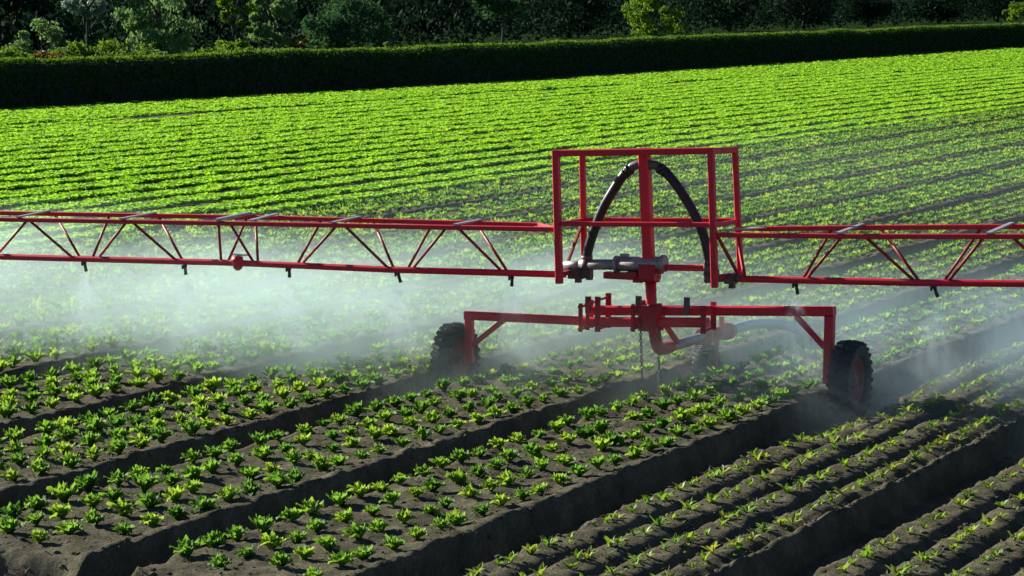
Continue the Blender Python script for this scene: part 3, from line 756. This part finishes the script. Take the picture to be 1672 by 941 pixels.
def zc(tab, x): return float(np.interp(x, [a for a, b in tab], [b for a, b in tab]))
FT = [(-19.5, 1.18), (-16.685, 1.246), (-13.82, 1.311), (-10.55, 1.382)]; BT = [(-19.5, 1.21), (-17.055, 1.258), (-13.987, 1.325), (-10.95, 1.365)]
FTR = [(-9.0, 1.394), (-7.683, 1.432), (-6.226, 1.488), (-3.3, 1.59)]; BTR = [(-8.77, 1.413), (-7.8, 1.461), (-6.366, 1.525), (-3.3, 1.64)]
for side, lab, bm_, ft, bt in ((0, 'long left spray boom sagging towards its tip', BL, FT, BT), (1, 'right spray boom rising slightly towards its tip', BR, FTR, BTR)):
    sel = (lambda x: x < -10) if side == 0 else (lambda x: x > -9.5)
    boom = part(bm_, 'boom_truss', M['red'], lab)
    for tab, yy in ((ft, 22.42), (bt, 22.95)):
        b = MB()
        for (x0, z0), (x1, z1) in zip(tab, tab[1:]): b.bar((x0, yy, z0), (x1, yy, z1), .04, .044)
        if yy > 22.9:   # the rear chord slants in to the frame
            if side == 0: b.bar((-10.95, 22.95, 1.365), (-10.53, 22.47, 1.382), .035)
            else: b.bar((-8.77, 22.95, 1.413), (-8.99, 22.90, 1.408), .035)
        b.build('top_chord', M['red'], boom)
    for p, q in FRONT + BACK:
        if sel(p[0]): MB().tube([(p[0], p[1], zc(ft if p[1] < 22.6 else bt, p[0])-.015), (q[0], q[1], q[2]+.005)], .0135, 8).build('diagonal', M['rod'], boom)
    for p, q in TIES:
        if sel(p[0]):
            zp, zq = zc(ft, p[0])+.030, zc(bt, q[0])+.030
            MB().bar((p[0], p[1]-.03, zp), (q[0], q[1]+.03, zq), .045, .014).build('cross_tie', M['flat'], boom)
    for x, z in NOZ:
        if sel(x):
            b = MB(); tip = .02*random.uniform(-1, 1)
            b.tube([(x, 22.68, z), (x, 22.68, z-.035)], .020, 10).tube([(x+.002, 22.68, z-.03), (x+.012+tip, 22.68, z-.105)], [.014, .017], 10).tube([(x-.028, 22.68, z-.012), (x-.028, 22.68, z-.05)], .011, 8)
            b.build('nozzle', M['nozzle'], boom)
    if side == 0:
        # joint where two boom sections bolt together, with its end valve
        MB().bar((-14.10, 22.40, 1.345), (-14.08, 22.97, 1.37), .05, .014).bar((-13.74, 22.42, 1.345), (-13.76, 22.95, 1.37), .05, .014).build('joint_plate', M['flat'], boom)
        v = MB(); v.lathe_x((0, 0, 0), [(-.001, 0), (.001, 0), (0, .001)], 6)
        v = MB().tube([(-14.035, 22.66, .965), (-14.035, 22.66, .90), (-14.035, 22.66, .855), (-14.035, 22.66, .83)], [.052, .054, .046, .02], 16)
        v.build('boom_valve', M['red'], boom)
        MB().box((-14.00, 22.66, .985), (.16, .05, .016)).tube([(-14.035, 22.66, .96), (-14.035, 22.66, .985)], .03, 12).build('valve_handle', M['flat'], boom)
        MB().bar((-10.78, 22.60, 1.385), (-10.52, 22.45, 1.388), .10, .008).build('gusset_plate', M['flat'], boom)
    else:
        MB().bar((-8.95, 22.62, 1.425), (-8.72, 22.92, 1.43), .10, .008).build('gusset_plate', M['flat'], boom)

# the supply hose that drags behind in the furrow
pts = [(-9.66, 24.47, .276), (-9.66, 24.9, .278), (-9.66, 25.3, .255), (-9.66, 25.8, .20), (-9.655, 26.3, .10), (-9.65, 26.8, -.03), (-9.62, 27.3, -.125), (-9.60, 28.0, -.145), (-9.57, 31, -.145), (-9.60, 36, -.145), (-9.56, 44, -.145), (-9.59, 60, -.145)]
o = MB().tube(spline(pts, 8), .052, 16).build('water_hose', M['bluehose'])
tag(o, 'thick pale blue water hose leaving the cart\'s rear coupling and dropping into the furrow', 'hose')

# ------------------------------------------------------------------ spray mist
def mist(name, x0, x1, y0, y1, label, dens, prof, ztop=1.25, seed=0., warm=(.80, 1., .96)):
    z0 = -.3
    v = [(x, y, z) for x in (x0, x1) for y in (y0, y1) for z in (z0, ztop)]
    f = [(0, 1, 3, 2), (4, 6, 7, 5), (0, 4, 5, 1), (2, 3, 7, 6), (0, 2, 6, 4), (1, 5, 7, 3)]
    me = bpy.data.meshes.new(name); me.from_pydata(v, [], f); me.update()
    m, nt, out = mat(name); L = nt.links.new
    geo = N(nt, 'NewGeometry'); sx = N(nt, 'SeparateXYZ'); L(geo.outputs['Position'], sx.inputs[0])
    X, Y, Z = sx.outputs
    def mr(val, a, b, c=0., d=1.):
        n = N(nt, 'MapRange', interpolation_type='SMOOTHSTEP'); L(val, n.inputs['Value'])
        for k, q in zip(('From Min', 'From Max', 'To Min', 'To Max'), (a, b, c, d)): n.inputs[k].default_value = q
        return n.outputs[0]
    mp = N(nt, 'Mapping'); L(geo.outputs['Position'], mp.inputs['Vector']); mp.inputs['Location'].default_value = (seed, seed, 0); mp.inputs['Scale'].default_value = (1.7, .26, 1.3)
    nz = N(nt, 'TexNoise', i_Scale=1.1, i_Detail=4., i_Roughness=.55); L(mp.outputs[0], nz.inputs['Vector'])
    nz2 = N(nt, 'TexNoise', i_Scale=.35, i_Detail=1.); L(mp.outputs[0], nz2.inputs['Vector'])
    d = None
    # front of the cloud leans with the falling spray
    yf = mth(nt, 'ADD', mth(nt, 'SUBTRACT', Y, mth(nt, 'MULTIPLY', Z, prof['lean'])), mth(nt, 'MULTIPLY', nz.outputs['Fac'], 1.0))
    front = mr(yf, prof['front'], prof['front']+1.6)
    back = mr(Y, prof['back0'], prof['back1'], 1., 0.)
    zt = mth(nt, 'ADD', Z, mth(nt, 'MULTIPLY', mth(nt, 'SUBTRACT', Y, 23.), .035))
    zt = mth(nt, 'ADD', zt, mth(nt, 'MULTIPLY', mth(nt, 'SUBTRACT', nz2.outputs['Fac'], .5), -.7))
    zt = mth(nt, 'ADD', zt, mth(nt, 'MULTIPLY', mth(nt, 'SUBTRACT', nz.outputs['Fac'], .5), -.5))
    top = mr(zt, prof['z0'], prof['z1'], 1., 0.)
    xs = N(nt, 'MapRange', interpolation_type='SMOOTHSTEP'); L(X, xs.inputs['Value'])
    # density along the boom as a chain of ramps
    xr = N(nt, 'ValToRGB'); e = xr.color_ramp.elements
    while len(e) < len(prof['x']): e.new(.5)
    for el, (px, val) in zip(e, prof['x']): el.position = (px-x0)/(x1-x0); el.color = (val, val, val, 1)
    L(mth(nt, 'DIVIDE', mth(nt, 'SUBTRACT', X, x0), x1-x0), xr.inputs['Fac'])
    wisp = mr(nz.outputs['Fac'], .32, .66, .22, 1.4)
    for t in (front, back, top, xr.outputs['Color'], wisp): d = t if d is None else mth(nt, 'MULTIPLY', d, t)
    pv = N(nt, 'VolumePrincipled'); pv.inputs['Color'].default_value = (*warm, 1); pv.inputs['Anisotropy'].default_value = .35
    L(mth(nt, 'MULTIPLY', d, dens), pv.inputs['Density'])
    L(pv.outputs[0], out.inputs['Volume'])
    me.materials.append(m); m.cycles.volume_step_rate = .6 if hasattr(m, 'cycles') else 1
    o = bpy.data.objects.new(name, me); COL.objects.link(o); tag(o, label, 'mist', kind='stuff')
    return o
mist('spray_mist', -24, -9.2, 19.0, 40.0, 'dense white water mist drifting behind the left boom', .25,
     dict(lean=1.9, front=20.9, back0=24, back1=35, z0=.40, z1=1.0, x=[(-24, .55), (-17, .85), (-14.5, 1.15), (-12.4, .85), (-11.3, .5), (-9.7, .42), (-9.25, .36)]))
mist('spray_mist', -9.19, 0.5, 19.5, 38.0, 'thin bluish water mist drifting behind the right boom', .22,
     dict(lean=1.9, front=21.4, back0=24, back1=36, z0=.40, z1=1.1, x=[(-9.19, .42), (-8.8, .40), (-7.8, .36), (-6.6, .6), (-5.6, .9), (0.4, 1.)]), seed=7.3, warm=(.68, .90, 1.))

def veil(name, x0, x1, y0, y1, z1, dens, label):
    v = [(x, y, z) for x in (x0, x1) for y in (y0, y1) for z in (-.35, z1)]
    me = bpy.data.meshes.new(name); me.from_pydata(v, [], [(0, 1, 3, 2), (4, 6, 7, 5), (0, 4, 5, 1), (2, 3, 7, 6), (0, 2, 6, 4), (1, 5, 7, 3)]); me.update()
    m, nt, out = mat(name); L = nt.links.new
    geo = N(nt, 'NewGeometry'); sx = N(nt, 'SeparateXYZ'); L(geo.outputs['Position'], sx.inputs[0])
    def mr(val, a, b, c=0., d=1.):
        n = N(nt, 'MapRange', interpolation_type='SMOOTHSTEP'); L(val, n.inputs['Value'])
        for k, q in zip(('From Min', 'From Max', 'To Min', 'To Max'), (a, b, c, d)): n.inputs[k].default_value = q
        return n.outputs[0]
    d = mth(nt, 'MULTIPLY', mr(sx.outputs[2], .2, z1, 1., 0.), mth(nt, 'MULTIPLY', mr(sx.outputs[1], y0, y0+6), mr(sx.outputs[1], y1-22, y1, 1., 0.)))
    d = mth(nt, 'MULTIPLY', d, mr(sx.outputs[0], x0, x0+3))
    pv = N(nt, 'VolumePrincipled'); pv.inputs['Color'].default_value = (.8, .97, 1., 1); pv.inputs['Anisotropy'].default_value = .35
    L(mth(nt, 'MULTIPLY', d, dens), pv.inputs['Density']); L(pv.outputs[0], out.inputs['Volume'])
    me.materials.append(m); o = bpy.data.objects.new(name, me); COL.objects.link(o); tag(o, label, 'mist', kind='stuff')
veil('drifting_mist', -21.5, -3, 30, 66, 1.3, .007, 'faint veil of drifting spray over the muted rows behind the cart')

def spray_fan(x, zt, label):
    """falling fan of droplets under one nozzle, carried back by the wind"""
    y0 = 22.68; hw = .62; zb = -.22
    v = [(x+a*w_, y0+b, z) for z, w_, bs in ((zt+.01, .05, (-.05, .06)), (zb, hw, (-.25, .95))) for a in (-1, 1) for b in bs]
    me = bpy.data.meshes.new('spray_fan'); me.from_pydata(v, [], [f[::-1] for f in ((0, 1, 3, 2), (4, 6, 7, 5), (0, 4, 5, 1), (2, 3, 7, 6), (0, 2, 6, 4), (1, 5, 7, 3))]); me.update()
    m, nt, out = mat('spray_fan'); L = nt.links.new
    geo = N(nt, 'NewGeometry'); sx = N(nt, 'SeparateXYZ'); L(geo.outputs['Position'], sx.inputs[0]); X, Y, Z = sx.outputs
    def mr(val, a, b, c=0., d=1.):
        n = N(nt, 'MapRange', interpolation_type='SMOOTHSTEP'); L(val, n.inputs['Value'])
        for k, q in zip(('From Min', 'From Max', 'To Min', 'To Max'), (a, b, c, d)): n.inputs[k].default_value = q
        return n.outputs[0]
    fall = mth(nt, 'ADD', mth(nt, 'SUBTRACT', zt+.01, Z), .03)
    u = mth(nt, 'DIVIDE', mth(nt, 'SUBTRACT', X, x), fall)                    # slope across the fan
    w_ = mth(nt, 'DIVIDE', mth(nt, 'SUBTRACT', mth(nt, 'SUBTRACT', Y, y0), mth(nt, 'MULTIPLY', mth(nt, 'MULTIPLY', fall, fall), .32)), fall)
    cv = N(nt, 'CombineXYZ'); L(u, cv.inputs[0]); L(w_, cv.inputs[1]); L(mth(nt, 'MULTIPLY', fall, .5), cv.inputs[2])
    nz = N(nt, 'TexNoise', i_Scale=7., i_Detail=2.); L(cv.outputs[0], nz.inputs['Vector'])
    au = mth(nt, 'ABSOLUTE', u); aw = mth(nt, 'ABSOLUTE', w_)
    d = mth(nt, 'MULTIPLY', mr(au, .12, .56, 1., 0.), mr(aw, .05, .36, 1., 0.))
    d = mth(nt, 'MULTIPLY', d, mr(nz.outputs['Fac'], .36, .62, .25, 1.4))
    d = mth(nt, 'MULTIPLY', d, mth(nt, 'MULTIPLY', mr(fall, .35, .98, 1., .05), mr(fall, .03, .5, 9., 1.)))
    pv = N(nt, 'VolumePrincipled'); pv.inputs['Color'].default_value = (.85, .98, 1., 1); pv.inputs['Anisotropy'].default_value = .35
    L(mth(nt, 'MULTIPLY', d, 1.1), pv.inputs['Density']); L(pv.outputs[0], out.inputs['Volume'])
    me.materials.append(m); o = bpy.data.objects.new('spray_fan', me); COL.objects.link(o)
    tag(o, label, 'water spray', 'fans of spray under the boom nozzles')
for x, z, lb in ((-15.835, .742, 'fan of spray under the outermost nozzle at the left of the boom'), (-14.652, .763, 'fan of spray under the nozzle just left of the red boom valve'),
                 (-13.472, .79, 'fan of spray under the nozzle just right of the red boom valve'), (-12.285, .80, 'fan of spray under the left boom nozzle above the left wheel'),
                 (-11.093, .82, 'fan of spray under the left boom nozzle nearest the cart frame'), (-8.319, .88, 'fan of spray under the right boom nozzle nearest the cart frame'),
                 (-7.062, .92, 'fan of spray under the right boom nozzle beyond the right wheel')):
    spray_fan(x, z, lb)

# ------------------------------------------------------------------ light, world, camera
EL, AZ = math.radians(24), math.radians(81)            # sun height; bearing left of +Y
to_sun = Vector((-math.sin(AZ)*math.cos(EL), math.cos(AZ)*math.cos(EL), math.sin(EL)))
sun = bpy.data.lights.new('sun', 'SUN'); sun.energy = 5.0; sun.angle = math.radians(.5); sun.color = (1., .965, .87)
so = bpy.data.objects.new('sun', sun); COL.objects.link(so); so.rotation_euler = to_sun.to_track_quat('Z', 'Y').to_euler(); so.location = to_sun*60
w = bpy.data.worlds.new('World'); S.world = w; w.use_nodes = True
nt = w.node_tree; nt.nodes.clear()
sk = nt.nodes.new('ShaderNodeTexSky'); sk.sky_type = 'NISHITA'; sk.sun_disc = False; sk.air_density = .7; sk.dust_density = .1; sk.ozone_density = 5.0; sk.sun_elevation = EL; sk.sun_rotation = (-AZ) % (2*PI)
bg = nt.nodes.new('ShaderNodeBackground'); bg.inputs['Strength'].default_value = .05
wo = nt.nodes.new('ShaderNodeOutputWorld'); nt.links.new(sk.outputs[0], bg.inputs[0]); nt.links.new(bg.outputs[0], wo.inputs[0])

cam = bpy.data.cameras.new('camera'); cam.sensor_width = 36; cam.lens = 36*4500/1672; cam.clip_end = 6000; cam.clip_start = .1
co = bpy.data.objects.new('camera', cam); COL.objects.link(co); co.location = (0, 0, CAMH); co.rotation_euler = (PI/2-PITCH, 0, TH); S.camera = co
S.render.engine = 'CYCLES'
S.cycles.use_denoising = True
S.cycles.max_bounces = 8; S.cycles.transmission_bounces = 4; S.cycles.diffuse_bounces = 3; S.cycles.glossy_bounces = 2; S.cycles.volume_bounces = 4; S.cycles.transparent_max_bounces = 40
S.cycles.volume_step_rate = 1.; S.cycles.volume_max_steps = 128
S.view_settings.view_transform = 'Standard'; S.view_settings.look = 'None'; S.view_settings.gamma = 1.; S.view_settings.exposure = .85
